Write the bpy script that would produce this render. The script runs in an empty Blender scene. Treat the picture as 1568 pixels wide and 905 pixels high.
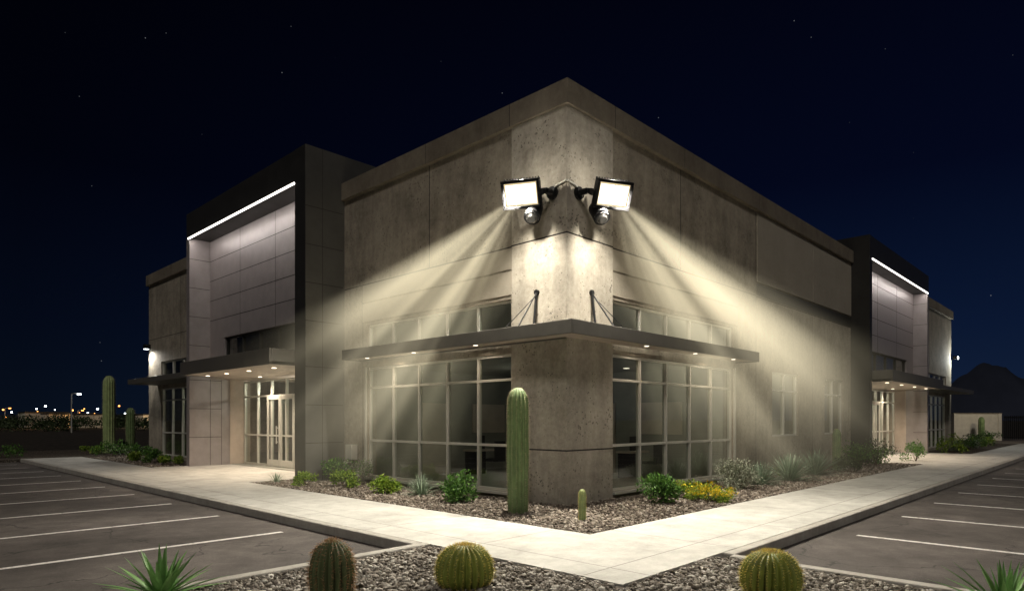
import bpy, bmesh, math, random
import numpy as np
from mathutils import Vector, Matrix
random.seed(7); rng=np.random.default_rng(7)
D=bpy.data; S=bpy.context.scene
# ------------------------------------------------------------------ site frame
# origin = front corner of the building, +x along the right facade, +y along the left facade
SN,CS=0.721,0.693
def cam_to_facade(e,n):   # e metres right, n metres ahead of the camera -> facade frame
    dx,dy=e-1.034,n-12.15
    return (CS*dx+SN*dy, -SN*dx+CS*dy)
# ------------------------------------------------------------------ materials
def newmat(name):
    m=D.materials.new(name); m.use_nodes=True
    nt=m.node_tree; nt.nodes.clear()
    out=nt.nodes.new('ShaderNodeOutputMaterial')
    return m,nt,out
def N(nt,t,**kw):
    n=nt.nodes.new(t)
    for k,v in kw.items():
        if k in n.inputs: n.inputs[k].default_value=v
        else: setattr(n,k,v)
    return n
def math_(nt,op,a,b=None,clamp=False):
    n=nt.nodes.new('ShaderNodeMath'); n.operation=op; n.use_clamp=clamp
    for i,v in enumerate([a,b]):
        if v is None: continue
        if isinstance(v,(int,float)): n.inputs[i].default_value=v
        else: nt.links.new(v,n.inputs[i])
    return n.outputs[0]
def ramp(nt,fac,stops):
    r=nt.nodes.new('ShaderNodeValToRGB')
    e=r.color_ramp.elements
    while len(e)<len(stops): e.new(0.5)
    for i,(p,c) in enumerate(stops):
        e[i].position=p; e[i].color=(*c,1) if len(c)==3 else c
    nt.links.new(fac,r.inputs[0]); return r.outputs[0]
def mapped(nt,scale=(1,1,1)):
    tc=N(nt,'ShaderNodeTexCoord'); mp=N(nt,'ShaderNodeMapping')
    mp.inputs['Scale'].default_value=scale
    nt.links.new(tc.outputs['Object'],mp.inputs['Vector']); return mp.outputs[0]
def noise(nt,vec,scale,detail=6,rough=.6):
    n=N(nt,'ShaderNodeTexNoise'); n.inputs['Scale'].default_value=scale
    n.inputs['Detail'].default_value=detail; n.inputs['Roughness'].default_value=rough
    nt.links.new(vec,n.inputs['Vector']); return n.outputs['Fac']
def mixc(nt,fac,a,b,mode='MIX'):
    m=nt.nodes.new('ShaderNodeMix'); m.data_type='RGBA'; m.blend_type=mode
    for i,v in ((0,fac),(6,a),(7,b)):
        if isinstance(v,(int,float)): m.inputs[i].default_value=v
        elif isinstance(v,tuple): m.inputs[i].default_value=(*v,1)
        else: nt.links.new(v,m.inputs[i])
    return m.outputs[2]
def princ(nt,out,col,rough=.8,metal=0,bump=None,bs=.3,bd=.02,spec=.4):
    p=N(nt,'ShaderNodeBsdfPrincipled')
    if isinstance(col,tuple): p.inputs['Base Color'].default_value=(*col,1)
    else: nt.links.new(col,p.inputs['Base Color'])
    if isinstance(rough,(int,float)): p.inputs['Roughness'].default_value=rough
    else: nt.links.new(rough,p.inputs['Roughness'])
    p.inputs['Metallic'].default_value=metal
    p.inputs['Specular IOR Level'].default_value=spec
    if bump is not None:
        b=N(nt,'ShaderNodeBump'); b.inputs['Strength'].default_value=bs; b.inputs['Distance'].default_value=bd
        nt.links.new(bump,b.inputs['Height']); nt.links.new(b.outputs[0],p.inputs['Normal'])
    nt.links.new(p.outputs[0],out.inputs[0]); return p
def concrete(name,dark,light,pits=True,streak=1.0,contrast=3.2,pitamt=.6):
    m,nt,out=newmat(name); v=mapped(nt); vs=mapped(nt,(1.7,1.7,.3))
    big=noise(nt,v,.75,8,.68); st=noise(nt,vs,1.4,5,.62); fine=noise(nt,v,9,7,.78)
    a=math_(nt,'MULTIPLY',big,.62); b=math_(nt,'MULTIPLY',st,.36*streak); c=math_(nt,'MULTIPLY',fine,.42)
    s=math_(nt,'ADD',math_(nt,'ADD',a,b),c)
    mid=.5*(.62+.36*streak+.42)
    s=math_(nt,'ADD',math_(nt,'MULTIPLY',math_(nt,'SUBTRACT',s,mid),contrast),.5,True)
    col=ramp(nt,s,[(0,dark),(1,light)])
    h=fine
    if pits:
        vo=N(nt,'ShaderNodeTexVoronoi'); vo.inputs['Scale'].default_value=13; nt.links.new(v,vo.inputs['Vector'])
        msk=noise(nt,v,1.6,3,.5)
        pit=math_(nt,'LESS_THAN',vo.outputs['Distance'],math_(nt,'MULTIPLY',math_(nt,'SUBTRACT',msk,.36),1.15))
        pf=noise(nt,v,45,3,.6); pit=math_(nt,'MULTIPLY',pit,math_(nt,'GREATER_THAN',pf,.49))
        col=mixc(nt,math_(nt,'MULTIPLY',pit,pitamt),col,tuple(.35*x for x in dark))
        h=math_(nt,'SUBTRACT',fine,math_(nt,'MULTIPLY',pit,.8))
    princ(nt,out,col,.88,0,h,.7,.025,.25); return m
M={}
M['conc']=concrete('tilt_up_concrete',(.13,.112,.09),(.36,.32,.255),contrast=3.0)
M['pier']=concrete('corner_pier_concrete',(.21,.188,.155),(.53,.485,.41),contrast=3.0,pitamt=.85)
M['smooth']=concrete('smooth_stucco',(.26,.235,.19),(.35,.315,.26),False,.3,2.4)
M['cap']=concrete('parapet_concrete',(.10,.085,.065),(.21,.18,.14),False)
def flat(name,col,rough=.5,metal=0,var=.12,sc=2.5,spec=.4):
    m,nt,out=newmat(name); v=mapped(nt); n=noise(nt,v,sc,5,.6)
    lo=tuple(c*(1-var) for c in col); hi=tuple(min(1,c*(1+var)) for c in col)
    c=ramp(nt,n,[(.3,lo),(.7,hi)])
    r=math_(nt,'ADD',math_(nt,'MULTIPLY',n,.25),rough-.12)
    princ(nt,out,c,r,metal,n,.05,.01,spec); return m
M['panel']=flat('metal_panel',(.28,.25,.245),.42,.25)
M['fin']=flat('bronze_metal_panel',(.11,.107,.098),.4,.4)
M['dark']=flat('dark_metal',(.04,.039,.037),.45,.4)
M['fascia']=flat('canopy_metal',(.13,.122,.108),.45,.4)
M['joint']=flat('joint_sealant',(.035,.03,.027),.9)
M['alum']=flat('aluminium_frame',(.55,.54,.49),.35,.35,.05)
M['black']=flat('black_cast_metal',(.008,.008,.009),.5,.0,spec=.25)
M['tan']=flat('tan_panel',(.42,.355,.30),.55)
M['inside']=flat('interior_paint',(.2,.2,.175),.8)
M['kerb']=concrete('kerb_concrete',(.26,.24,.21),(.42,.4,.36),False)
def walkmat():
    m,nt,out=newmat('sidewalk_concrete'); v=mapped(nt)
    a=noise(nt,v,.8,7,.65); f=noise(nt,v,30,4,.7); g=noise(nt,v,3.2,6,.75)
    s=math_(nt,'ADD',math_(nt,'MULTIPLY',a,.5),math_(nt,'ADD',math_(nt,'MULTIPLY',f,.2),math_(nt,'MULTIPLY',g,.3)))
    col=ramp(nt,s,[(.34,(.28,.27,.245)),(.66,(.53,.515,.475))])
    sp=N(nt,'ShaderNodeSeparateXYZ'); nt.links.new(v,sp.inputs[0])
    def line(o,off,per):
        q=math_(nt,'FRACT',math_(nt,'DIVIDE',math_(nt,'ADD',o,off+per*50),per))
        return math_(nt,'LESS_THAN',q,.018/per)
    j=math_(nt,'MAXIMUM',line(sp.outputs[0],4.2-.5,2.0),line(sp.outputs[1],4.1-.5,2.0))
    col=mixc(nt,math_(nt,'MULTIPLY',j,.65),col,(.1,.09,.08))
    princ(nt,out,col,.85,0,math_(nt,'SUBTRACT',f,j),.25,.008,.3); return m
M['walk']=walkmat()
def asphalt():
    m,nt,out=newmat('asphalt'); v=mapped(nt)
    a=noise(nt,v,.35,8,.65); f=noise(nt,v,60,4,.8); g=noise(nt,v,2.5,6,.7)
    s=math_(nt,'ADD',math_(nt,'MULTIPLY',a,.45),math_(nt,'ADD',math_(nt,'MULTIPLY',f,.3),math_(nt,'MULTIPLY',g,.25)))
    col=ramp(nt,s,[(.38,(.034,.029,.026)),(.5,(.076,.065,.059)),(.62,(.15,.13,.118))])
    vo=N(nt,'ShaderNodeTexVoronoi'); vo.feature='DISTANCE_TO_EDGE'; vo.inputs['Scale'].default_value=.33
    wv=N(nt,'ShaderNodeVectorMath'); wv.operation='ADD'; nn=N(nt,'ShaderNodeTexNoise'); nn.inputs['Scale'].default_value=1.5; nn.inputs['Detail'].default_value=5
    nt.links.new(v,nn.inputs['Vector']); nt.links.new(v,wv.inputs[0]); nt.links.new(nn.outputs['Color'],wv.inputs[1]); nt.links.new(wv.outputs[0],vo.inputs['Vector'])
    cr=math_(nt,'LESS_THAN',vo.outputs['Distance'],.004)
    col=mixc(nt,math_(nt,'MULTIPLY',cr,.6),col,(.012,.011,.010))
    princ(nt,out,col,.8,0,f,.5,.01,.35); return m
M['asphalt']=asphalt()
def paint():
    m,nt,out=newmat('road_paint'); v=mapped(nt); f=noise(nt,v,14,8,.75)
    c=ramp(nt,f,[(.35,(.16,.14,.13)),(.48,(.66,.63,.6))]); princ(nt,out,c,.6); return m
M['paint']=paint()
def gravelground(name,a,b,c3,sc=22):
    m,nt,out=newmat(name); v=mapped(nt)
    vo=N(nt,'ShaderNodeTexVoronoi'); vo.inputs['Scale'].default_value=sc; nt.links.new(v,vo.inputs['Vector'])
    sp=N(nt,'ShaderNodeSeparateXYZ'); nt.links.new(vo.outputs['Color'],sp.inputs[0])
    col=ramp(nt,sp.outputs[0],[(0,a),(.5,b),(1,c3)])
    d=math_(nt,'MULTIPLY',vo.outputs['Distance'],1.4,True)
    col=mixc(nt,d,col,tuple(.25*x for x in a))
    princ(nt,out,col,.9,0,math_(nt,'SUBTRACT',1.0,d),.9,.03,.2); return m
M['gravelbed']=gravelground('gravel_ground',(.10,.08,.062),(.2,.165,.13),(.32,.28,.23))
M['dirt']=gravelground('desert_dirt',(.05,.042,.034),(.07,.06,.048),(.09,.078,.062),3)
def island(name,stops,rough=.8,trans=0,spec=.3):
    m,nt,out=newmat(name); g=N(nt,'ShaderNodeNewGeometry')
    c=ramp(nt,g.outputs['Random Per Island'],stops)
    v=mapped(nt); f=noise(nt,v,25,3,.6)
    c=mixc(nt,.35,c,ramp(nt,f,[(.3,(.3,.3,.3)),(.7,(1,1,1))]),'MULTIPLY')
    p=princ(nt,out,c,rough,spec=spec)
    if trans:
        t=N(nt,'ShaderNodeBsdfTranslucent'); nt.links.new(c,t.inputs[0])
        mx=N(nt,'ShaderNodeMixShader'); mx.inputs[0].default_value=trans
        nt.links.new(p.outputs[0],mx.inputs[1]); nt.links.new(t.outputs[0],mx.inputs[2]); nt.links.new(mx.outputs[0],out.inputs[0])
    return m
M['pebble']=island('gravel_stone',[(0,(.10,.085,.068)),(.35,(.22,.19,.155)),(.7,(.36,.325,.28)),(1,(.58,.55,.49))],.85)
M['pebble2']=island('planting_bed_stone',[(0,(.08,.062,.048)),(.4,(.18,.145,.115)),(.8,(.28,.24,.195)),(1,(.45,.4,.34))],.85)
M['leaf']=island('leaf_green',[(0,(.035,.09,.02)),(.5,(.08,.19,.035)),(1,(.16,.30,.06))],.5,.25)
M['leaflime']=island('leaf_lime',[(0,(.09,.16,.02)),(.5,(.19,.31,.035)),(1,(.33,.42,.06))],.5,.25)
M['leafgrey']=island('leaf_silver',[(0,(.15,.17,.11)),(.5,(.27,.29,.21)),(1,(.42,.43,.33))],.6,.2)
M['leafdark']=island('leaf_dark',[(0,(.02,.035,.012)),(1,(.07,.1,.035))],.6,.1)
M['flower']=island('yellow_flower',[(0,(.55,.36,.01)),(1,(.85,.66,.04))],.5,.2)
M['agave']=island('agave_leaf',[(0,(.09,.20,.055)),(1,(.22,.40,.13))],.4,.15)
M['agaveblue']=island('agave_blue_leaf',[(0,(.17,.24,.16)),(1,(.34,.42,.30))],.45,.1)
M['spine']=island('cactus_spine',[(0,(.45,.36,.2)),(1,(.7,.62,.42))],.5)
M['gspine']=island('golden_spine',[(0,(.72,.52,.06)),(1,(.9,.8,.3))],.5,.2)
M['rspine']=island('red_spine',[(0,(.28,.13,.06)),(1,(.58,.40,.22))],.5,.2)
M['cactus']=flat('cactus_skin',(.13,.19,.075),.55,0,.3,6)
M['cactusp']=flat('cactus_skin_pale',(.28,.35,.15),.55,0,.25,6)
M['barrel']=flat('barrel_cactus_skin',(.17,.2,.035),.55,0,.3,6)
M['barreld']=flat('barrel_cactus_skin_dark',(.09,.11,.045),.55,0,.3,6)
M['stem']=flat('woody_stem',(.1,.07,.045),.8)
M['mount']=flat('mountain_rock',(.026,.03,.046),1,0,.3,.004,0)
M['cream']=flat('cream_wall',(.5,.46,.38),.7)
def emis(name,col,s):
    m,nt,out=newmat(name); e=N(nt,'ShaderNodeEmission'); e.inputs[0].default_value=(*col,1); e.inputs[1].default_value=s
    nt.links.new(e.outputs[0],out.inputs[0]); return m
M['lens']=emis('floodlight_lens',(1,.95,.82),2.2)
M['reflector']=emis('floodlight_reflector',(1,.80,.46),.8)
M['led']=emis('led_strip',(1,.95,.88),4)
M['down']=emis('downlight_lens',(1,.84,.62),5)
M['downdim']=emis('downlight_lens_dim',(1,.9,.72),2.2)
M['city']=emis('sodium_lamp',(1,.35,.08),6)
M['cityw']=emis('white_lamp',(.9,.97,1),9)
def glass():
    m,nt,out=newmat('tinted_glass')
    t=N(nt,'ShaderNodeBsdfTransparent'); t.inputs[0].default_value=(.56,.59,.54,1)
    g=N(nt,'ShaderNodeBsdfGlossy'); g.inputs['Roughness'].default_value=.02; g.inputs[0].default_value=(.9,.92,.9,1)
    lw=N(nt,'ShaderNodeLayerWeight'); lw.inputs[0].default_value=.5
    f=math_(nt,'ADD',math_(nt,'MULTIPLY',math_(nt,'POWER',lw.outputs['Facing'],3.5),.8),.09)
    mx=N(nt,'ShaderNodeMixShader'); nt.links.new(f,mx.inputs[0])
    nt.links.new(t.outputs[0],mx.inputs[1]); nt.links.new(g.outputs[0],mx.inputs[2]); nt.links.new(mx.outputs[0],out.inputs[0]); return m
M['glass']=glass()
# ------------------------------------------------------------------ mesh helpers
def empty(name,loc=(0,0,0),parent=None):
    o=D.objects.new(name,None); o.location=loc; S.collection.objects.link(o); o.empty_display_size=.2
    if parent: o.parent=parent
    return o
def link(o,parent=None):
    S.collection.objects.link(o)
    if parent: o.parent=parent
    return o
class MB:
    def __init__(s): s.v=[]; s.f=[]; s.m=[]; s.mats=[]
    def mi(s,k):
        if k not in s.mats: s.mats.append(k)
        return s.mats.index(k)
    def quad(s,pts,k):
        b=len(s.v); s.v+=list(pts); s.f.append((b,b+1,b+2,b+3)); s.m.append(s.mi(k))
    def box(s,x0,x1,y0,y1,z0,z1,k):
        b=len(s.v); i=s.mi(k)
        s.v+=[(x0,y0,z0),(x1,y0,z0),(x1,y1,z0),(x0,y1,z0),(x0,y0,z1),(x1,y0,z1),(x1,y1,z1),(x0,y1,z1)]
        for f in ((0,3,2,1),(4,5,6,7),(0,1,5,4),(1,2,6,5),(2,3,7,6),(3,0,4,7)):
            s.f.append(tuple(b+j for j in f)); s.m.append(i)
    def fb(s,side,t0,t1,d0,d1,z0,z1,k):
        if side=='L': s.box(-d1,-d0,t0,t1,z0,z1,k)
        else: s.box(t0,t1,-d1,-d0,z0,z1,k)
    def cyl(s,p0,p1,r0,r1,k,n=12):
        p0=Vector(p0);p1=Vector(p1);a=(p1-p0).normalized()
        u=a.orthogonal().normalized(); w=a.cross(u); b=len(s.v); i=s.mi(k)
        for p,r in ((p0,r0),(p1,r1)):
            for j in range(n):
                q=2*math.pi*j/n; s.v.append(tuple(p+u*math.cos(q)*r+w*math.sin(q)*r))
        for j in range(n):
            s.f.append((b+j,b+(j+1)%n,b+n+(j+1)%n,b+n+j)); s.m.append(i)
        s.f.append(tuple(b+j for j in reversed(range(n)))); s.m.append(i)
        s.f.append(tuple(b+n+j for j in range(n))); s.m.append(i)
    def obj(s,name,parent=None,bevel=0,smooth=False):
        me=D.meshes.new(name); me.from_pydata(s.v,[],s.f)
        for k in s.mats: me.materials.append(M[k])
        me.polygons.foreach_set('material_index',s.m)
        if smooth: me.polygons.foreach_set('use_smooth',[True]*len(s.f))
        me.update(); o=link(D.objects.new(name,me),parent)
        if bevel:
            b=o.modifiers.new('bevel','BEVEL'); b.width=bevel; b.segments=2; b.limit_method='ANGLE'
        return o
def arr_obj(name,V,F,mats,mi=None,parent=None,smooth=False):
    me=D.meshes.new(name); V=np.asarray(V,dtype=np.float32); F=np.asarray(F,dtype=np.int32)
    k=F.shape[1]
    me.vertices.add(len(V)); me.vertices.foreach_set('co',V.ravel())
    me.loops.add(F.size); me.loops.foreach_set('vertex_index',F.ravel())
    me.polygons.add(len(F)); me.polygons.foreach_set('loop_start',np.arange(0,F.size,k,dtype=np.int32))
    me.polygons.foreach_set('loop_total',np.full(len(F),k,dtype=np.int32))
    for q in mats: me.materials.append(M[q])
    if mi is not None: me.polygons.foreach_set('material_index',np.asarray(mi,dtype=np.int32))
    me.polygons.foreach_set('use_smooth',np.full(len(F),smooth))
    me.update(calc_edges=True); me.validate()
    return link(D.objects.new(name,me),parent)
# ------------------------------------------------------------------ ground
g=MB(); g.quad([(-3500,-3500,-.17),(3500,-3500,-.17),(3500,3500,-.17),(-3500,3500,-.17)],'dirt'); g.obj('ground')
g=MB(); z=-.13
g.quad([(-60,-45,z),(70,-45,z),(70,36,z),(-60,36,z)],'asphalt'); g.obj('parking_lot')
g=MB()
g.box(-4.2,-2.2,-4.1,25.4,-.2,0,'walk'); g.box(-2.2,46,-4.1,-2.2,-.2,0,'walk')
g.box(-2.2,1.0,8.75,16.3,-.2,0,'walk'); g.box(17.8,27.5,-2.2,1.0,-.2,0,'walk')
g.obj('sidewalk')
g=MB()
g.box(-4.36,-4.205,-1.0,25.4,-.2,.004,'kerb'); g.box(-2.1,46,-4.26,-4.105,-.2,.004,'kerb')
g.box(-14,-4.205,-1.155,-1.003,-.2,.01,'kerb'); g.box(-2.253,-2.1,-14,-4.265,-.2,.01,'kerb')
g.obj('kerb',bevel=.02)
g=MB()
g.box(-2.2,0,-2.2,8.75,-.2,-.02,'gravelbed'); g.box(0,17.8,-2.2,0,-.2,-.02,'gravelbed')
g.box(-2.2,0,16.3,25.4,-.2,-.02,'gravelbed'); g.box(27.5,46,-2.2,0,-.2,-.02,'gravelbed')
g.box(-9,10,25.4,34,-.2,-.02,'gravelbed'); g.box(36.4,46,0,10,-.2,-.02,'gravelbed')
g.box(-14,-4.205,-14,-1.157,-.2,-.02,'gravelbed'); g.box(-4.205,-2.255,-14,-4.1,-.2,-.02,'gravelbed')
g.obj('planting_bed')
g=MB()
def sheet(x0,x1,y0,y1,z,k): g.quad([(x0,y0,z),(x1,y0,z),(x1,y1,z),(x0,y1,z)],k)
for i in range(10): y=1.8+2.42*i; sheet(-10.8,-4.75,y-.05,y+.05,-.126,'paint')
for i in range(14): x=1.1+2.62*i; sheet(x-.05,x+.05,-10.2,-4.7,-.126,'paint')
g.obj('parking_lines')
# pebbles
phi=(1+5**.5)/2
ico=np.array([(-1,phi,0),(1,phi,0),(-1,-phi,0),(1,-phi,0),(0,-1,phi),(0,1,phi),(0,-1,-phi),(0,1,-phi),(phi,0,-1),(phi,0,1),(-phi,0,-1),(-phi,0,1)])/1.9
icf=np.array([(0,11,5),(0,5,1),(0,1,7),(0,7,10),(0,10,11),(1,5,9),(5,11,4),(11,10,2),(10,7,6),(7,1,8),(3,9,4),(3,4,2),(3,2,6),(3,6,8),(3,8,9),(4,9,5),(2,4,11),(6,2,10),(8,6,7),(9,8,1)])
def pebbles(name,rects,dens,smin,smax,mat,z=-.02):
    P=[]
    for (x0,x1,y0,y1) in rects:
        n=int((x1-x0)*(y1-y0)*dens); P.append(np.stack([rng.uniform(x0,x1,n),rng.uniform(y0,y1,n)],1))
    P=np.concatenate(P); n=len(P)
    V=ico[None]*(1+rng.uniform(-.22,.22,(n,12,1)))
    sc=(smin+(smax-smin)*rng.random(n)**2.2)[:,None,None]
    V=V*sc*rng.uniform(.65,1.2,(n,1,3))*np.array([1,1,.7])
    a=rng.uniform(0,6.28,n); c,s=np.cos(a)[:,None],np.sin(a)[:,None]
    b=rng.uniform(-.6,.6,n); cb,sb=np.cos(b)[:,None],np.sin(b)[:,None]
    y=V[:,:,1]*cb-V[:,:,2]*sb; zz=V[:,:,1]*sb+V[:,:,2]*cb
    x=V[:,:,0]*c-y*s; y=V[:,:,0]*s+y*c
    zb=z+sc[:,:,0]*.35+rng.uniform(0,.012,(n,1))
    V=np.stack([x+P[:,0:1],y+P[:,1:2],zz+zb],2).reshape(-1,3)
    F=(icf[None]+(np.arange(n)*12)[:,None,None]).reshape(-1,3)
    arr_obj(name,V,F,[mat])
pebbles('gravel',[(-8.6,-4.25,-4.1,-1.2),(-8.0,-2.3,-8.2,-4.15)],620,.012,.036,'pebble')
pebbles('gravel',[(-2.17,-.02,-2.17,8.7),(0,12,-2.17,-.02)],420,.012,.038,'pebble2')
pebbles('gravel',[(12,17.7,-2.17,-.02),(-2.17,-.1,16.4,25)],120,.02,.045,'pebble2')
# ------------------------------------------------------------------ building
B=empty('office_building')
W=MB()
def wall(side,t0,t1,z0,z1,ops,d,th,k):
    ts=sorted({t0,t1,*[o[0] for o in ops],*[o[1] for o in ops]})
    for a,b in zip(ts[:-1],ts[1:]):
        cuts=sorted([(o[2],o[3]) for o in ops if o[0]<=a and o[1]>=b]); zc=z0
        for c0,c1 in cuts:
            if c0>zc: W.fb(side,a,b,d-th,d,zc,c0,k)
            zc=c1
        if zc<z1: W.fb(side,a,b,d-th,d,zc,z1,k)
LW,RW=(1.5,6.73),(1.55,7.15)
wall('L',1.45,7.83,-.1,7.55,[(*LW,.12,2.97),(*LW,3.45,4.08)],-.05,.3,'conc')
wall('L',16.2,24,-.1,7.55,[(16.7,22.4,.1,2.95),(17.4,22.4,3.45,4.1)],-.05,.3,'conc')
wall('R',1.5,17.2,-.1,7.55,[(*RW,.12,2.97),(*RW,3.45,4.08),(9.75,11.85,1.1,3.06),(14.3,16.3,1.1,3.06)],-.05,.3,'conc')
wall('R',27.4,36.2,-.1,7.55,[(28.2,34.7,.1,2.95),(28.2,34.7,3.45,4.1)],-.05,.3,'conc')
W.box(.35,36.2,23.7,24,-.1,7.55,'conc'); W.box(35.9,36.2,.35,23.7,-.1,7.55,'conc')
W.box(.35,35.9,.35,23.7,7.3,7.5,'dark')
W.obj('walls',B)
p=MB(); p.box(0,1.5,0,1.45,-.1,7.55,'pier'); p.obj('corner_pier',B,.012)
b=MB()
b.fb('L',1.47,6.9,-.049,-.02,4.68,5.12,'smooth'); b.fb('L',1.47,6.9,-.049,-.02,4.16,4.64,'smooth')
b.fb('R',1.52,7.4,-.049,-.02,4.68,5.12,'smooth'); b.fb('R',1.52,7.4,-.049,-.02,4.16,4.64,'smooth')
b.fb('R',8.64,13.1,-.049,-.02,5.55,7.53,'smooth'); b.fb('R',13.13,17.18,-.049,-.02,5.55,7.53,'smooth')
b.fb('R',8.64,17.18,-.049,-.035,5.15,5.5,'dark')
b.obj('stucco_bands',B,.006)
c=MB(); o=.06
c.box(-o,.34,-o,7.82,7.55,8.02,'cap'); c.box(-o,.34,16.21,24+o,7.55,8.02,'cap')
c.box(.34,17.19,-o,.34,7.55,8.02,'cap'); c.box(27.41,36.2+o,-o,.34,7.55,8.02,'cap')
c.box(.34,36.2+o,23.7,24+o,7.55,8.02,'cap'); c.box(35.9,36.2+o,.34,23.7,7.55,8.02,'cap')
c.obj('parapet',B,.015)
j=MB()
def jv(side,t,z0,z1,d): j.fb(side,t-.011,t+.011,d-.02,d+.003,z0,z1,'joint')
def jh(side,t0,t1,z,d,h=.009): j.fb(side,t0,t1,d-.02,d+.004,z-h,z+h,'joint')
jv('L',4.16,5.17,7.53,-.05); jv('L',20.1,4.15,7.53,-.05); jv('L',6.93,0,5.12,-.05)
for t in (4.34,8.6): jv('R',t,5.17,7.53,-.05)
for t in (8.6,13.1): jv('R',t,0,5.1,-.05)
for z in (5.145,1.02):
    jh('L',.0,1.45,z,0,.014); jh('R',.0,1.5,z,0,.014)
jh('L',1.46,7.82,5.145,-.05,.014); jh('R',1.51,8.6,5.145,-.05,.014)
jh('R',8.6,17.2,5.12,-.05,.014); jh('L',16.2,24,5.145,-.05)
for t in (4.16,): j.fb('L',t-.008,t+.008,.045,.063,7.56,8.01,'joint')
j.fb('L',1.44,1.456,.045,.063,7.56,8.01,'joint'); j.fb('R',1.49,1.506,.045,.063,7.56,8.01,'joint')
j.fb('R',4.33,4.346,.045,.063,7.56,8.01,'joint'); j.fb('R',8.59,8.606,.045,.063,7.56,8.01,'joint')
j.obj('panel_joints',B)
# glazing
fr=MB(); gl=MB()
def store(side,t0,t1,z0,z1,cols,rows,d=-.10,w=.055,k='alum'):
    xs=[t0+w/2+(t1-t0-w)*i/cols for i in range(cols+1)]
    for x in xs: fr.fb(side,x-w/2,x+w/2,d-.1,d,z0,z1,k)
    for a,b_ in zip(xs[:-1],xs[1:]):
        for z in [z0+w/2,*rows,z1-w/2]:
            fr.fb(side,a+w/2,b_-w/2,d-.095,d-.004,z-w/2,z+w/2,k)
    e=.052-d; a,b_,c0,c1=t0+.01,t1-.01,z0+.01,z1-.01
    if side=='L': gl.quad([(e,a,c0),(e,a,c1),(e,b_,c1),(e,b_,c0)],'glass')
    else: gl.quad([(a,e,c0),(b_,e,c0),(b_,e,c1),(a,e,c1)],'glass')
store('L',*LW,.12,2.97,5,[1.07,2.44]); store('L',*LW,3.45,4.08,5,[])
store('R',*RW,.12,2.97,5,[1.07,2.44]); store('R',*RW,3.45,4.08,5,[])
store('R',9.75,11.85,1.1,3.06,2,[2.5]); store('R',14.3,16.3,1.1,3.06,2,[2.5])
store('L',16.7,22.4,.1,2.95,5,[1.07,2.44]); store('L',17.4,22.4,3.45,4.1,4,[])
store('R',28.2,34.7,.1,2.95,6,[1.07,2.44]); store('R',28.2,34.7,3.45,4.1,5,[])
for side,(a,b_) in (('L',LW),('R',RW)):
    fr.fb(side,a,b_+.06,-.055,.01,.06,.118,'alum'); fr.fb(side,b_+.002,b_+.06,-.05,.0,.12,2.99,'alum')
def entrance(side,t0,t1,d,doors):
    store(side,t0,t1,.02,3.0,int(round((t1-t0)/1.0)),[1.07,2.44],d)
    for a in doors:
        for k in (0,1):
            q=a+k*.96
            fr.fb(side,q,q+.09,d+.002,d+.05,.03,2.42,'alum'); fr.fb(side,q+.85,q+.94,d+.002,d+.05,.03,2.42,'alum')
            fr.fb(side,q+.09,q+.85,d+.004,d+.046,.03,.25,'alum'); fr.fb(side,q+.09,q+.85,d+.004,d+.046,2.3,2.42,'alum')
            h=q+(.8 if k==0 else .12)
            fr.fb(side,h-.015,h+.015,d+.09,d+.12,.8,1.4,'alum'); fr.fb(side,h-.012,h+.012,d+.05,d+.09,.85,.88,'alum'); fr.fb(side,h-.012,h+.012,d+.05,d+.09,1.32,1.35,'alum')
entrance('L',8.42,15.9,-.8,[12.05]); entrance('R',17.55,26.7,-.8,[22.1])
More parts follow.
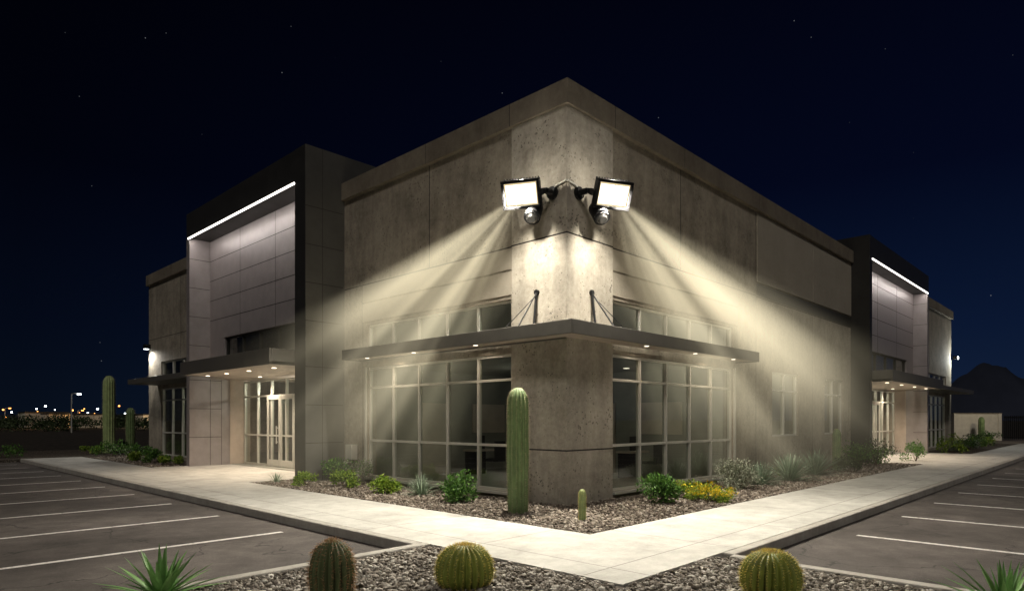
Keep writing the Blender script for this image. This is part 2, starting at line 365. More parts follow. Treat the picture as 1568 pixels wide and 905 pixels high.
# towers
T=MB(); TJ=MB()
def tower(side,a,b_,fw,p,rec,zl,zt,cp,cend,fink='fin'):
    T.fb(side,a-fw,a,-1.05,p,-.1,zt,fink)
    T.fb(side,a-fw+.002,a-.002,p+.001,p+.012,-.1,zt-.004,'dark')
    T.fb(side,b_,b_+.28,-.3,p,-.1,zl-.002,'panel')
    T.fb(side,b_,b_+.28,-1.05,-.302,-.1,3.2,'tan')
    T.fb(side,a+.001,b_+.28,-.4,p,zl,zt-.003,'dark')
    T.fb(side,a+.001,b_-.001,rec-.3,rec,4.42,zl-.002,'panel')
    T.fb(side,a+.001,b_-.001,-3.4,rec,3.06,3.4,'tan')
    T.fb(side,b_-1.2,b_-.001,rec-.3,rec,3.4,4.42,'panel')
    store(side,a+.01,b_-1.2,3.4,4.42,5,[],rec-.08,.05,'dark')
    T.fb(side,a+.001,b_,-3.6,-3.42,.0,7.3,'cream')
    T.fb(side,a+.02,cend,rec+.002,cp,3.06,3.14,'tan')
    T.fb(side,a+.02,cend,cp-.06,cp+.001,3.05,3.47,'fascia'); T.fb(side,a+.02,a+.08,rec+.003,cp-.061,3.05,3.47,'fascia'); T.fb(side,cend-.06,cend+.001,rec+.003,cp-.061,3.05,3.47,'fascia')
    T.fb(side,a+.081,cend-.061,rec+.003,cp-.061,3.3,3.38,'dark')
    for z in (5.1,5.8,6.5,7.2): TJ.fb(side,a+.01,b_-.01,rec-.01,rec+.003,z-.009,z+.009,'joint')
    for t in (a+(b_-a)*.34,a+(b_-a)*.67): TJ.fb(side,t-.006,t+.006,rec-.01,rec+.0035,4.43,zl-.02,'joint')
    for z in (1.0,2.0,3.0,4.2,5.2,6.2,7.2):
        if side=='L':
            TJ.box(-p-.003,.0,a-fw-.003,a-.02,z-.008,z+.008,'joint'); TJ.box(-p-.003,-rec-.01 if z>3.1 else 0,b_-.003,b_+.02,z-.008,z+.008,'joint')
        else:
            TJ.box(a-fw-.003,a-.02,-p-.003,.0,z-.008,z+.008,'joint'); TJ.box(b_-.003,b_+.02,-p-.003,0,z-.008,z+.008,'joint')
    if side=='L':
        TJ.box(-.62,-.608,a-fw-.0035,a-fw+.01,0,zt-.01,'joint'); TJ.box(-.40,-.388,b_-.0035,b_+.01,0,3.05,'joint'); TJ.box(-.01,.0,b_-.0036,b_+.01,0,3.05,'joint')
    L=MB(); L.fb(side,a+.02,b_+.1,p-.005,p+.022,zl-.03,zl+.022,'led'); L.obj('led_strip',B)
tower('L',8.39,15.92,.56,1.1,.4,7.91,8.79,1.81,14.75)
tower('R',17.5,26.7,.3,.6,.0,7.70,8.55,1.3,26.4,'dark')
T.obj('entrance_towers',B,.006); TJ.obj('tower_joints',B)
C=MB()
q=.55; z0,z1=3.13,3.385
C.box(-q,-.052+.0,-q,6.9,z0+.03,z0+.10,'tan'); C.box(-.05,7.3,-q,-.001,z0+.03,z0+.10,'tan')
C.box(-q-.05,-q-.001,-q-.05,6.9,z0,z1,'fascia'); C.box(-q,7.3,-q-.05,-q-.001,z0,z1,'fascia')
C.box(-q,.04,6.84,6.9,z0,z1-.01,'fascia'); C.box(7.24,7.3,-q,.04,z0,z1-.01,'fascia')
C.box(-.052,-.002,.0,6.84,z0,z1-.1,'fascia')
for i in range(7): y=.4+i*1.02; C.box(-q,-.06,y,y+.05,z0+.101,z1-.05,'dark')
for i in range(7): x=.4+i*1.08; C.box(x,x+.05,-q,-.06,z0+.101,z1-.05,'dark')
C.box(-1.1,.04,16.22,22.9,3.1,3.3,'fascia'); C.box(27.42,35.9,-1.1,.04,3.1,3.3,'fascia')
C.obj('canopies',B,.008)
R=MB()
for (wx,wy,ex,ey,s) in ((0,.74,-q,.74,1),(.75,0,.75,-q,1)):
    R.cyl((wx-.02*(wx==0),wy-.02*(wy==0),4.1),(ex*1.0 if ex<0 else ex,ey,3.38),.015,.015,'black')
    R.cyl((wx-.03*(wx==0),wy-.03*(wy==0),4.1),(wx-.12*(wx==0),wy-.12*(wy==0),3.3),.026,.026,'black')
    R.cyl((wx-.0,wy-.0,4.1),(wx-.05*(wx==0),wy-.05*(wy==0),4.1),.055,.055,'black')
    R.cyl((wx-.02*(wx==0),wy-.02*(wy==0),4.06),(ex+(.35 if wy==0 else 0),ey+(.35 if wx==0 else 0),3.38),.008,.008,'black')
R.obj('canopy_tie_rods',B)
fr.obj('window_frames',B,.004); gl.obj('window_glass',B)
# interiors
I=MB()
I.box(.36,35.8,.36,23.6,-.05,.015,'inside'); I.box(.9,17,.9,8.2,3.02,3.1,'inside'); I.box(6.5,6.6,.4,7.1,0.02,7.2,'inside'); I.box(6.6,17,6,6.1,.02,7.2,'inside')
I.box(.4,6.5,7.2,7.3,.02,7.2,'inside'); I.box(12.5,12.6,.4,6,.02,3,'inside')
I.box(4.2,17,16.5,16.6,.02,7.2,'inside'); I.box(6,6.1,17,23.6,.02,7.2,'inside'); I.box(27.6,35.8,5,5.1,.02,7.2,'inside')
for (x,y) in ((2.5,3),(4.5,5),(3,5.8),(5.2,2),(8.5,2.2),(10.5,3)): I.box(x,x+.9,y,y+.5,.70,.75,'tan'); I.box(x+.05,x+.85,y+.42,y+.46,.015,.7,'black'); I.box(x+.3,x+.6,y+.2,y+.25,.76,1.15,'black'); I.box(x+.3,x+.7,y-.5,y-.15,.42,.5,'black'); I.box(x+.3,x+.7,y-.55,y-.5,.42,1.0,'black')
I.box(6.44,6.5,3.4,4.3,.02,2.1,'tan'); I.box(2.2,3.1,7.14,7.2,.02,2.1,'tan'); I.box(4.2,5.6,7.15,7.2,1.2,2.1,'tan'); I.box(6.45,6.5,1.2,2.6,1.2,2.1,'tan')
I.obj('interior',B)
Ld=MB()
for (x,y) in ((3,3.2),(4.6,5.2),(5.3,2.2),(9.5,3)): Ld.box(x,x+.12,y,y+.12,3.0,3.015,'downdim')
big=[]
for y in (9.6,11.2,12.8,14.3): big.append((-1.1,y,3.055))
for y in (10.5,13.5): big.append((.3,y,3.055))
for x in (18.8,21,23.2,25.4): big.append((x,-.8,3.055))
for x in (20,24.5): big.append((x,.35,3.055))
small=[(-.3,y,3.155) for y in (2.2,4.3,6.2)]+[(x,-.3,3.155) for x in (2.3,4.4,6.4)]
for (x,y,z) in big: Ld.cyl((x,y,z-.006),(x,y,z+.003),.06,.06,'down',16)
for (x,y,z) in small: Ld.cyl((x,y,z-.004),(x,y,z+.003),.05,.05,'downdim',16)
Ld.obj('downlight_lenses',B)
wp=MB(); wp.box(-.2,.05,23.75,23.95,4.75,4.95,'black'); wp.box(-.18,-.02,23.77,23.93,4.735,4.75,'cityw')
wp.box(36.26,36.5,-.25,-.02,5.2,5.4,'black'); wp.box(36.28,36.48,-.28,-.251,5.2,5.36,'cityw'); wp.obj('wall_pack_lights',B)
ub=MB(); ub.box(-.13,.06,7.2,7.5,.55,.95,'alum'); ub.obj('utility_box',B,.01)
# ------------------------------------------------------------------ lights
def lamp(kind,name,loc,target,power,col,parent=None,**kw):
    l=D.lights.new(name,kind); l.energy=power; l.color=col
    for k,v in kw.items(): setattr(l,k,v)
    o=D.objects.new(name,l); o.location=loc
    d=Vector(target)-Vector(loc); o.rotation_euler=d.to_track_quat('-Z','Y').to_euler()
    link(o,parent); return o
warm=(1,.82,.62); fl=(1,.93,.79)
for (x,y,z) in big[0:4:2]+big[4:6]+big[6:10:2]+big[10:]:
    lamp('SPOT','downlight',(x,y,z-.03),(x,y,0),290,warm,B,spot_size=math.radians(145),spot_blend=.8,shadow_soft_size=.05)
for (x,y) in ((-.3,2.2),(-.3,5.3),(2.3,-.3),(5.4,-.3)):
    lamp('SPOT','downlight',(x,y,3.13),(x,y,0),40,warm,B,spot_size=2.7,spot_blend=.8,shadow_soft_size=.04)
for (x,y,z,pw) in ((3.6,3.8,2.7,40),(9.3,3.2,2.7,32),(3.4,3.6,5.2,50),(2.0,12.5,2.7,120),(22,2.2,2.7,120)):
    lamp('POINT','office_lamp',(x,y,z),(x,y,0),pw,(1,.96,.84),B,shadow_soft_size=.05)
def strip(name,loc,L,horiz_y,power,tilt):
    l=D.lights.new(name,'AREA'); l.shape='RECTANGLE'; l.energy=power; l.color=(1,.93,.88)
    l.size=L; l.size_y=.04
    o=D.objects.new(name,l); o.location=loc
    t=Vector(tilt).normalized(); X=Vector((0,1,0)) if horiz_y else Vector((1,0,0))
    Z=-t; Y=Z.cross(X).normalized(); X=Y.cross(Z)
    m=Matrix((X,Y,Z)).transposed(); o.rotation_euler=m.to_euler(); link(o,B)
strip('led_light',(-1.05,12.15,7.86),7.3,True,55,(.35,0,-1))
strip('led_light',(22.1,-.56,7.65),9.0,False,66,(0,.3,-1))
lamp('SPOT','wall_pack_light',(-.25,23.8,4.7),(-.6,22.5,0),300,(1,.97,.9),B,spot_size=2.6,spot_blend=.6,shadow_soft_size=.08)
lamp('POINT','wall_pack_light',(36.4,-.4,5.2),(36,-1,0),220,(.95,1,.95),B,shadow_soft_size=.08)
# ------------------------------------------------------------------ floodlights
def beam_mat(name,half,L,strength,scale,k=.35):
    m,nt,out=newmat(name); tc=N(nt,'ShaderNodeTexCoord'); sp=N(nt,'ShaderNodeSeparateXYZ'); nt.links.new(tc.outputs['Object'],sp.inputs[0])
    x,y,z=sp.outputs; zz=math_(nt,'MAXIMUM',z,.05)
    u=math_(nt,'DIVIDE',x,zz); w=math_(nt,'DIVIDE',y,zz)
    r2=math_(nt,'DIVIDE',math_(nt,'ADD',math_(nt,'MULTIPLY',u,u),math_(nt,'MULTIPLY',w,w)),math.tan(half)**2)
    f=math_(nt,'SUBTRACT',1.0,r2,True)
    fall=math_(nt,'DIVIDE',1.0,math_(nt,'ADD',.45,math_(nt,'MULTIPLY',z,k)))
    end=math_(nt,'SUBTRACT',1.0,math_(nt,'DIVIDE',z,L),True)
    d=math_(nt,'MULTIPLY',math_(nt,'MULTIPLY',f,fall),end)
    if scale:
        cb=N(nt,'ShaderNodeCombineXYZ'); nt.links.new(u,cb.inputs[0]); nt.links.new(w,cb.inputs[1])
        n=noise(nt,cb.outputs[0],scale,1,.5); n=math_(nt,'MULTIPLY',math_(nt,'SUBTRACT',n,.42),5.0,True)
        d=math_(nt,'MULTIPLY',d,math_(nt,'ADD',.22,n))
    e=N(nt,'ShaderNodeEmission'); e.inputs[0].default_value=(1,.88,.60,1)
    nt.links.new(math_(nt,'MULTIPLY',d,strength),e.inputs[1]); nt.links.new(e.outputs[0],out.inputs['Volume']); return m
def beam(apex,target,half,strength,L,parent,scale=0,k=.35):  # self-glowing cone: beam light is built into its emission, nothing is scattered
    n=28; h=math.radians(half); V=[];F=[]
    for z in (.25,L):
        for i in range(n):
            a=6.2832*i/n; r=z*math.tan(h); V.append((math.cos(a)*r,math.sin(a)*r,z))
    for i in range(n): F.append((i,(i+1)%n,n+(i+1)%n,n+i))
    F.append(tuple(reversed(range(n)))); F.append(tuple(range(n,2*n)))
    me=D.meshes.new('glowing_beam_cone'); me.from_pydata(V,[],F); me.materials.append(beam_mat('beam_glow_volume',h,L,strength,scale,k))
    o=D.objects.new('glowing_beam_cone',me); link(o,parent)
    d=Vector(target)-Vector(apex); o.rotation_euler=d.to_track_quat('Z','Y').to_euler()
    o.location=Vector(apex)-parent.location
def floodlight(center,normal,wallpt,side,beams,spots,low):
    c=Vector(center); P=empty('security_floodlight',center)
    n=Vector(normal).normalized(); X=Vector((0,0,1)).cross(n).normalized(); Y=n.cross(X)
    rot=Matrix((X,Y,n)).transposed().to_4x4()
    h=MB(); w,ht=.37,.26
    h.box(-w,w,-ht,ht,-.10,-.0,'black'); h.box(-w,w,ht-.055,ht,.001,.05,'black'); h.box(-w,w,-ht,-ht+.055,.001,.05,'black')
    h.box(-w,-w+.055,-ht+.056,ht-.056,.001,.05,'black'); h.box(w-.055,w,-ht+.056,ht-.056,.001,.05,'black')
    for i in range(13): xx=-.33+i*.055; h.box(xx-.008,xx+.008,-ht-.02,ht+.02,-.17,-.101,'black')
    for s in (-1,1): h.box(s*w-.02,s*w+.02,-.06,.06,-.22,-.02,'black')
    h.box(-w-.02,w+.02,-.04,.04,-.24,-.22,'black')
    o=h.obj('housing',P,.01); o.matrix_local=rot
    l=MB(); l.box(-w+.057,w-.057,-ht+.057,ht-.057,.002,.012,'reflector')
    for i in range(2): x0=-w+.08+i*(w-.073); l.box(x0,x0+w-.087,-ht+.085,ht-.085,.013,.024,'lens')
    o=l.obj('lens',P,.004); o.matrix_local=rot
    a=MB(); back=-n*.22; wp_=Vector(wallpt)-c; out_=Vector((-1,0,0)) if side=='L' else Vector((0,-1,0))
    elbow=wp_+out_*.22
    a.cyl(back,elbow,.05,.055,'black'); a.cyl(elbow,wp_,.06,.065,'black'); a.cyl(wp_+out_*.06,wp_,.12,.13,'black',20)
    a.obj('bracket_arm',P,.004,False)
    s=MB(); mid=back.lerp(elbow,.45); sc=mid+Vector((0,0,-.36))
    s.cyl(mid,sc,.045,.045,'black')
    a0=sc-n*.12+Vector((0,0,.05)); a1=sc+n*.15+Vector((0,0,-.10)); ax=(a1-a0).normalized()
    s.cyl(a0-ax*.05,a0,.11,.155,'black',24); s.cyl(a0,a1,.155,.16,'black',24)
    s.cyl(a1,a1+ax*.04,.14,.135,'black',24); s.cyl(a1+ax*.041,a1+ax*.085,.11,.07,'dark',24)
    s.cyl(mid+Vector((0,0,-.18)),mid+Vector((0,0,-.26)),.075,.075,'black',16); s.obj('motion_sensor',P)
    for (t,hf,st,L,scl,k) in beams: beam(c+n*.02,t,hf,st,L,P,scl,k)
    for (t,pw,ang,bl) in spots:
        lamp('SPOT','pier_fill',n*.09,(Vector(t)-c),pw,fl,P,spot_size=math.radians(ang),spot_blend=bl,shadow_soft_size=.07)
    (t,pw,ang,bl)=low
    lamp('SPOT','pier_fill',n*.9+Vector((0,0,.25)),(Vector(t)-c),pw,fl,P,spot_size=math.radians(ang),spot_blend=bl,shadow_soft_size=.1)  # added spot in mid-air before the head, brightens the pier
    lamp('POINT','wall_glow_fill',Vector((0,0,.42))+n*.12,(0,0,0),24,fl,P,shadow_soft_size=0.0)  # added unseen point light, brightens the wall around the head
    return P
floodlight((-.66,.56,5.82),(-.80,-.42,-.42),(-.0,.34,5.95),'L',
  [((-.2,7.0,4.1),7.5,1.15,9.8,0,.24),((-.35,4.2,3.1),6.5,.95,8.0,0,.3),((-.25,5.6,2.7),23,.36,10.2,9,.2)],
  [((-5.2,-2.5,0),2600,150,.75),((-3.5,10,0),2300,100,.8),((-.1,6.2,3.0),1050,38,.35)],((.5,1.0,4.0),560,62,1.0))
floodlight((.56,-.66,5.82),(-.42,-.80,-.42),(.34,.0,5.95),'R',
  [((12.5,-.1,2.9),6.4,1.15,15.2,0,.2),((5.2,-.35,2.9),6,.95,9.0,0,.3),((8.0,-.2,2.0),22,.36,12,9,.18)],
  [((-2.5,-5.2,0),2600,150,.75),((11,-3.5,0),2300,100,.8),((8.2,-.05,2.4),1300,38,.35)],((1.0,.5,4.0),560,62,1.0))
cd=MB(); pts=[(-.03,.34,6.03),(-.03,.2,6.08),(-.03,-.03,6.11),(.2,-.03,6.08),(.34,-.03,6.03)]
for a,b_ in zip(pts[:-1],pts[1:]): cd.cyl(a,b_,.02,.02,'alum')
cd.obj('conduit',B)
# ------------------------------------------------------------------ plants
def ribbed(name,x,y,h,r,ribs,skin,spine,zb=-.03,depth=.13,spn=40,splen=.03,barrel=False,lean=(0,0),crown=None,per=5):
    nr=ribs*6; nz=48; V=[];F=[]
    def prof(t):
        if barrel:
            a=math.pi*(.10+.90*t); rr=math.sin(a)**.75 if a<math.pi else 0
            return r*max(rr,0.0), h*(1-math.cos(math.pi*t))/2
        z=h*t; top=r*1.5
        rr=r*(.90+.10*math.sin(t*3.0)+.015*math.sin(t*17))
        if z>h-top: q=(z-(h-top))/top; rr*=math.sqrt(max(0,1-q**2.2))
        return rr,z
    for i in range(nz+1):
        t=i/nz
        if not barrel: t=1-(1-t)**1.6
        rr,z=prof(t)
        for j_ in range(nr):
            a=2*math.pi*j_/nr; m=abs(math.cos(a*ribs/2)); rad=rr*(1-depth+depth*m**.8*1.3)
            V.append((x+rad*math.cos(a)+lean[0]*z,y+rad*math.sin(a)+lean[1]*z,zb+z))
    for i in range(nz):
        for j_ in range(nr): F.append((i*nr+j_,i*nr+(j_+1)%nr,(i+1)*nr+(j_+1)%nr,(i+1)*nr+j_))
    P=empty(name,(0,0,0))
    arr_obj('body',V,F,[skin],parent=P,smooth=True)
    sv=[];sf=[]
    for k in range(ribs):
        a=2*math.pi*k/ribs
        for i in range(spn):
            t=(i+.5)/spn; rr,z=prof(t); rad=rr*(1+depth*.3)
            c=np.array([x+rad*math.cos(a)+lean[0]*z,y+rad*math.sin(a)+lean[1]*z,zb+z])
            up=max(0,(t-.5)*2)**2 if barrel else 0
            base=np.array([math.cos(a)*(1-.7*up),math.sin(a)*(1-.7*up),up+.05])
            for q in range(per):
                d=base+rng.normal(0,.55,3); d/=np.linalg.norm(d); L=splen*rng.uniform(.6,1.3)
                s=np.cross(d,rng.normal(size=3)); s/=np.linalg.norm(s); s*=L*.055
                b=len(sv); sv+=[c-s,c+s,c+d*L]; sf.append((b,b+1,b+2))
    if crown:
        for i in range(600):
            a=rng.uniform(0,6.28); rr=r*.5*math.sqrt(rng.random()); c=np.array([x+rr*math.cos(a),y+rr*math.sin(a),zb+h*(.985-.13*(rr/(r*.5))**2)])
            d=np.array([math.cos(a)*rr/r,math.sin(a)*rr/r,.9])+rng.normal(0,.3,3); d/=np.linalg.norm(d); s=np.cross(d,rng.normal(size=3)); s=s/np.linalg.norm(s)*.003
            L=rng.uniform(.02,.05); b=len(sv); sv+=[c-s,c+s,c+d*L]; sf.append((b,b+1,b+2))
    mats=[spine]; mi=None
    if crown and crown!=spine:
        mats.append(crown); mi=np.zeros(len(sf),int); mi[-600:]=(rng.random(600)<.6)
    arr_obj('spines',sv,sf,mats,mi,parent=P)
    return P
ribbed('saguaro_cactus',-1.27,.07,2.2,.185,15,'cactus','spine',spn=70,splen=.035)
ribbed('column_cactus',-1.2,-1.29,.52,.06,9,'cactusp','gspine',spn=26,splen=.02)
ribbed('saguaro_cactus',-.2,29.2,3.85,.27,14,'cactusp','spine',spn=50,splen=.05)
ribbed('saguaro_cactus',1.4,31.5,2.3,.22,13,'cactus','spine',spn=40,splen=.05)
ribbed('saguaro_cactus',13.0,-.75,1.35,.13,12,'cactus','spine',spn=30,splen=.04)
ribbed('saguaro_cactus',*cam_to_facade(38.6,53),1.9,.22,12,'cactus','spine',spn=20,splen=.04)
ribbed('barrel_cactus',-6.42,-2.49,.56,.185,18,'barreld','rspine',spn=22,splen=.045,depth=.24,crown='rspine',per=5)
ribbed('golden_barrel_cactus',-5.27,-2.99,.42,.265,24,'barrel','gspine',spn=26,splen=.034,depth=.22,barrel=True,crown='rspine',per=5)
ribbed('golden_barrel_cactus',-3.52,-5.27,.42,.255,24,'barrel','gspine',spn=26,splen=.034,depth=.22,barrel=True,crown='rspine',per=5)
def agave(name,x,y,n,L,w,mat,curve=.5,minel=10,maxel=85,zb=-.02):
    V=[];F=[];seg=6
    for i in range(n):
        az=i*2.39996+random.uniform(-.15,.15); f=(i+.5)/n
        el=math.radians(minel+(maxel-minel)*f+random.uniform(-5,5)); l=L*(1-.25*f)*random.uniform(.85,1.1)
        p=np.array([x+.03*math.cos(az),y+.03*math.sin(az),zb]); side=np.array([-math.sin(az),math.cos(az),0])
        e=el; b=len(V)
        for s in range(seg+1):
            t=s/seg; ww=w*(.55+1.1*t-1.75*t*t+.1*(1-t)) if t<1 else 0.0
            ww=max(ww,w*.02); d=np.array([math.cos(az)*math.cos(e),math.sin(az)*math.cos(e),math.sin(e)])
            nrm=np.cross(side,d)
            V+= [p-side*ww/2+nrm*ww*.22*-1,p+nrm*0,p+side*ww/2-nrm*ww*.22]
            p=p+d*l/seg; e-=curve/seg*(1-.6*f)
        for s in range(seg):
            q=b+s*3; F+=[(q,q+1,q+4,q+3),(q+1,q+2,q+5,q+4)]
    return arr_obj(name,V,F,[mat],smooth=True)
def shrub(name,x,y,w,h,n,mat,leaf=.035,mat2=None,frac=.0,zb=-.02,wy=None):
    wy=wy or w; P=empty(name,(x,y,zb)); K=max(7,int(n/140))
    cl=[]
    for i in range(K):
        a=rng.uniform(0,6.28); r=math.sqrt(rng.random())*.8; zc=rng.uniform(.25,.85)*h*(1-.35*r*r)
        cl.append((w/2*r*math.cos(a),wy/2*r*math.sin(a),zc,rng.uniform(.16,.3)*min(w,h*1.3)))
    cl=np.array(cl); id_=rng.integers(0,K,n); d=rng.normal(size=(n,3)); d/=np.linalg.norm(d,axis=1)[:,None]
    rad=cl[id_,3]*rng.random(n)**.35*rng.uniform(.8,1.2,n); C_=cl[id_,:3]+d*rad[:,None]*np.array([1,1,.85]); C_[:,2]=np.maximum(C_[:,2],.02)
    ax=d+rng.normal(0,.7,(n,3)); ax[:,2]+=.4; ax/=np.linalg.norm(ax,axis=1)[:,None]
    sd=np.cross(ax,rng.normal(size=(n,3))); sd/=np.linalg.norm(sd,axis=1)[:,None]
    L=leaf*rng.uniform(.6,1.4,(n,1)); V=np.stack([C_,C_+ax*L*.5+sd*L*.28,C_+ax*L,C_+ax*L*.5-sd*L*.28],1).reshape(-1,3)
    F=np.arange(4*n).reshape(-1,4); mats=[mat]; mi=np.zeros(n,int)
    if mat2: mats.append(mat2); mi=((rng.random(n)<frac)&(C_[:,2]>h*.35)).astype(int)
    arr_obj('foliage',V,F,mats,mi,P)
    s=MB()
    for c_ in cl: s.cyl((0,0,0),tuple(c_[:3]),.008,.003,'stem',5)
    s.obj('stems',P); return P
agave('agave_plant',-7.46,-1.30,38,.58,.07,'agave',.25,12,85)
agave('agave_plant',-5.45,-4.85,28,.28,.032,'agave',.3,20,85)
agave('agave_plant',-2.62,-6.9,34,.56,.062,'agave',.25,15,85)
shrub('green_shrub',-1.05,1.79,.66,.6,1700,'leaf',.06)
agave('desert_spoon',-.84,3.33,130,.62,.02,'agaveblue',.5,5,88)
shrub('lime_shrub',-1.14,4.17,.85,.42,1700,'leaflime',.05)
shrub('lime_shrub',-1.08,5.93,.95,.4,1700,'leaflime',.05)
shrub('green_shrub',-.4,6.5,.7,.7,1200,'leafgrey',.05,'leaf',.5)
shrub('green_shrub',-.5,7.4,.8,.65,1400,'leaf',.06)
shrub('green_shrub',-1.5,7.1,.7,.35,900,'leaflime',.05)
agave('desert_spoon',-1.65,8.35,60,.38,.016,'agaveblue',.5,5,88)
shrub('green_shrub',1.48,-1.13,.75,.55,1900,'leaf',.06)
shrub('lime_shrub',2.7,-1.0,.8,.45,1400,'leaflime',.05,'flower',.15)
shrub('flowering_shrub',2.45,-1.66,1.1,.38,3000,'leaflime',.04,'flower',.5)
shrub('silver_shrub',5.02,-1.05,1.05,.72,3600,'leafgrey',.045)
agave('desert_spoon',6.4,-1.0,170,.82,.025,'agaveblue',.4,5,88)
agave('desert_spoon',7.9,-1.15,190,1.05,.036,'agaveblue',.35,3,88)
agave('desert_spoon',10.3,-1.0,170,1.05,.036,'agaveblue',.35,3,88)
shrub('lime_shrub',8.9,-.6,.7,.3,500,'leaflime',.05)
for (x,y,w,h,m_) in ((12.1,-1.3,1,.5,'leafdark'),(14.4,-1.0,1.2,.9,'leaf'),(15.8,-1.2,1.4,1.0,'leafdark'),(17.1,-.9,1.1,.8,'leaf'),(19.6,-1.6,1.3,.75,'leaf')):
    shrub('green_shrub',x,y,w,h,1300,m_,.06)
for (x,y,h) in ((28.5,-1.2,.6),(31,-1.0,.9),(33.5,-1.3,.7),(36.5,-1.2,1.0),(39,-1.0,.8),(42,-1.1,.9)):
    shrub('green_shrub',x,y,1.5,h,600,random.choice(['leaf','leaflime','leafdark']),.09)
agave('desert_spoon',30,-1.2,80,.8,.04,'agaveblue'); agave('desert_spoon',35,-1.2,80,.8,.04,'agaveblue')
for (x,y,w,h,m_) in ((-1.3,17.3,1.1,.4,'leaflime'),(-1.1,19,1.2,.5,'leaf'),(-1.2,20.6,1.1,.4,'leaflime'),(-1.0,22.3,1.2,.6,'leaf'),(-1.3,24.4,1.5,.8,'leaf'),(-.5,26.6,1.6,.5,'leafgrey'),(-1.2,28,1.5,.45,'leaflime'),(-4.6,27.3,1.7,.7,'leaf'),(-6.2,28.5,1.3,.5,'leaflime'),(.5,30,1.4,.5,'leafdark')):
    shrub('green_shrub',x,y,w,h,800,m_,.08)
# ------------------------------------------------------------------ surroundings
def ridge(name,pts,n0,depth):
    V=[];F=[]; nx=110; es=np.linspace(pts[0][0],pts[-1][0],nx); hs=np.interp(es,[p[0] for p in pts],[p[1] for p in pts])
    hs=np.convolve(np.pad(hs,2,mode='edge'),np.ones(5)/5,'valid')
    rows=(0,.25,.5,.75,1.0); prof=(0,.5,1,.6,0)
    for r_,pf in zip(rows,prof):
        for e,h in zip(es,hs):
            hh=max(0,h*pf*(1+.05*math.sin(e*.037+r_*9)+.03*math.sin(e*.11)+rng.normal(0,.008)))-.3
            x,y=cam_to_facade(e+rng.normal(0,2),n0+depth*r_); V.append((x,y,hh))
    for r_ in range(4):
        for i in range(nx-1): q=r_*nx+i; F.append((q,q+1,q+nx+1,q+nx))
    arr_obj(name,V,F,['mount'],smooth=True)
ridge('mountain',[(820,0),(900,30),(960,62),(1030,92),(1075,118),(1110,131),(1140,129),(1190,108),(1260,84),(1360,66),(1500,80),(1700,40),(1900,0)],1400,220)
ridge('mountain',[(-2200,0),(-1800,26),(-1300,14),(-900,22),(-600,10),(-400,0)],1700,200)
yw=MB()
P=empty('yard_wall',(*cam_to_facade(37.0,54),-.13)); P.rotation_euler=(0,0,math.atan2(-SN,CS))
yw.box(0,4.0,0,.25,0,2.25,'cream'); yw.box(-.05,4.05,-.04,.29,2.252,2.33,'cap'); yw.box(0,.3,-.06,-.002,0,2.25,'cream'); yw.box(3.7,4.0,-.06,-.002,0,2.25,'cream'); yw.obj('wall',P,.01)
gt=MB(); P2=empty('yard_gate',(*cam_to_facade(41.2,54),-.13)); P2.rotation_euler=P.rotation_euler
for i in range(14): gt.box(.1+i*.16,.15+i*.16,0,.05,.1,2.1,'black')
gt.box(.05,2.3,.051,.09,.2,.3,'black'); gt.box(.05,2.3,.051,.09,1.9,2.0,'black'); gt.box(2.31,2.5,-.05,.14,0,2.25,'cream'); gt.obj('bars',P2)
lamp('POINT','yard_lamp',(*cam_to_facade(38.5,50.5),3.2),(0,0,0),110,(1,.86,.62),shadow_soft_size=0.0)
def street_lamp(e,n,h,em):
    s=MB(); x,y=cam_to_facade(e,n); P=empty('street_lamp',(x,y,-.15))
    s.cyl((0,0,0),(0,0,h),.1,.06,'alum',8); s.cyl((0,0,h),(.9,.0,h+.15),.04,.04,'alum',6); s.box(.6,1.2,-.15,.15,h+.1,h+.2,'black'); s.obj('pole',P)
    l=MB(); l.box(.7,1.1,-.18,.18,h-.12,h+.09,em); l.obj('lamp_head',P)
street_lamp(-61.5,90,5.4,'cityw')
for (e,n,h) in ((-118,150,4.5),(-101,150,4.0)): street_lamp(e,n,h,'city')
cb=MB()
for (e,n,w,h) in ((-109,158,9,3.0),(-99,150,8,2.8),(-88,160,9,2.8),(-120,165,9,3.4),(-76,170,6,2.5)):
    x,y=cam_to_facade(e,n); cb.box(x-w/2,x+w/2,y-w/2,y+w/2,-.15,h,'cream'); cb.box(x-w/2-.1,x+w/2+.1,y-w/2-.1,y+w/2+.1,h+.002,h+.3,'dark')
x,y=cam_to_facade(-104,154); lamp('POINT','city_lamp',(x-8,y-7,3.4),(0,0,0),1300,(1,.55,.22),shadow_soft_size=.3)
x,y=cam_to_facade(-85,160); lamp('POINT','city_lamp',(x-8,y-7,3.4),(0,0,0),900,(1,.7,.4),shadow_soft_size=.3)
cb.obj('distant_buildings')
cl=MB()
for i in range(38):
    n=random.uniform(250,700); e=-n*random.uniform(.60,.80); x,y=cam_to_facade(e,n); s=n*.0007*random.uniform(.5,1.6); zz=random.uniform(2,9)
    cl.box(x-s,x+s,y-s,y+s,zz,zz+2*s,random.choice(['city','city','cityw']))
cl.obj('distant_city_lights')
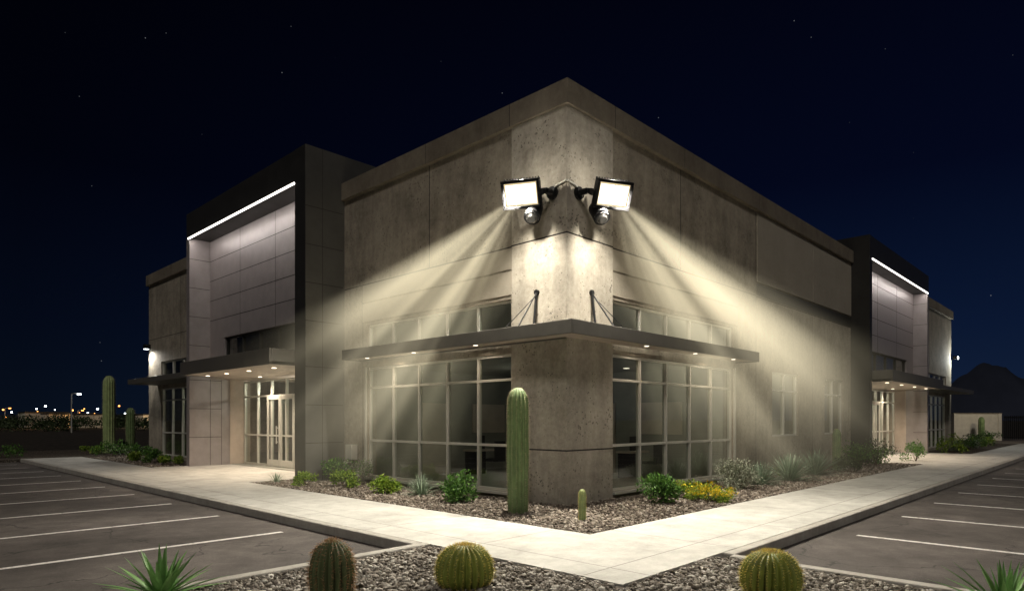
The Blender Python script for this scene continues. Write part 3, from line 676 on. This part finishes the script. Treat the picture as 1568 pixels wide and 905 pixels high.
def treeline():
    n=9000
    K=60; c=[]
    for i in range(K):
        nn=random.uniform(95,130); e=-nn*random.uniform(.53,.83); x,y=cam_to_facade(e,nn); c.append((x,y,random.uniform(.6,1.7),random.uniform(1,2)))
    c=np.array(c); i_=rng.integers(0,K,n); d=rng.normal(size=(n,3)); d/=np.linalg.norm(d,axis=1)[:,None]; r=c[i_,3]*rng.random(n)**.4
    C_=np.stack([c[i_,0],c[i_,1],c[i_,2]],1)+d*r[:,None]*np.array([1.4,1.4,.7]); a=rng.normal(size=(n,3)); a/=np.linalg.norm(a,axis=1)[:,None]; b=np.cross(a,rng.normal(size=(n,3))); b/=np.linalg.norm(b,axis=1)[:,None]
    L=.35; V=np.stack([C_,C_+a*L*.5+b*L*.3,C_+a*L,C_+a*L*.5-b*L*.3],1).reshape(-1,3)
    arr_obj('distant_trees',V,np.arange(4*n).reshape(-1,4),['leafdark'])
treeline()
# ------------------------------------------------------------------ sky
w=D.worlds.new('World'); S.world=w; w.use_nodes=True; nt=w.node_tree; nt.nodes.clear()
out=nt.nodes.new('ShaderNodeOutputWorld'); bg=nt.nodes.new('ShaderNodeBackground'); nt.links.new(bg.outputs[0],out.inputs[0])
tc=N(nt,'ShaderNodeTexCoord'); sp=N(nt,'ShaderNodeSeparateXYZ'); nt.links.new(tc.outputs['Generated'],sp.inputs[0])
c1=ramp(nt,sp.outputs[2],[(0,(.0050,.0102,.024)),(.12,(.0027,.0062,.019)),(.32,(.0009,.0018,.0075)),(.6,(.0006,.0008,.0032))])
dv=N(nt,'ShaderNodeVectorMath'); dv.operation='DOT_PRODUCT'; nt.links.new(tc.outputs['Generated'],dv.inputs[0]); dv.inputs[1].default_value=(.98,-.1,0)
sidef=ramp(nt,dv.outputs['Value'],[(.05,(.5,.48,.45)),(.95,(1.25,1.4,1.55))])
col=mixc(nt,1.0,c1,sidef,'MULTIPLY')
vo=N(nt,'ShaderNodeTexVoronoi'); vo.inputs['Scale'].default_value=55; nt.links.new(tc.outputs['Generated'],vo.inputs['Vector'])
sc=N(nt,'ShaderNodeSeparateXYZ'); nt.links.new(vo.outputs['Color'],sc.inputs[0])
st=math_(nt,'SUBTRACT',1.0,math_(nt,'DIVIDE',vo.outputs['Distance'],.042),True)
st=math_(nt,'MULTIPLY',st,math_(nt,'MULTIPLY',math_(nt,'SUBTRACT',sc.outputs[0],.72,True),1.6))
stc=mixc(nt,1.0,col,mixc(nt,st,(0,0,0),(.9,.95,1)),'ADD')
nt.links.new(stc,bg.inputs[0]); bg.inputs[1].default_value=1.0
sun=D.lights.new('fill_sun','SUN'); sun.energy=.78; sun.angle=math.radians(8); sun.color=(1,.93,.84)  # added soft fill from the camera side, lifts walls and ground
so=D.objects.new('fill_sun',sun); so.rotation_euler=Vector((.62,.55,-.8)).to_track_quat('-Z','Y').to_euler(); link(so)
# ------------------------------------------------------------------ camera
cam=D.cameras.new('camera'); co=D.objects.new('camera',cam); link(co)
co.location=(-9.477,-7.675,1.6); co.rotation_euler=(math.pi/2,0,-math.atan2(SN,CS))
cam.sensor_width=36; cam.lens=22.66; cam.shift_y=.1215; cam.clip_end=6000; cam.clip_start=.05
S.camera=co
S.view_settings.view_transform='Standard'; S.view_settings.look='None'; S.view_settings.exposure=0
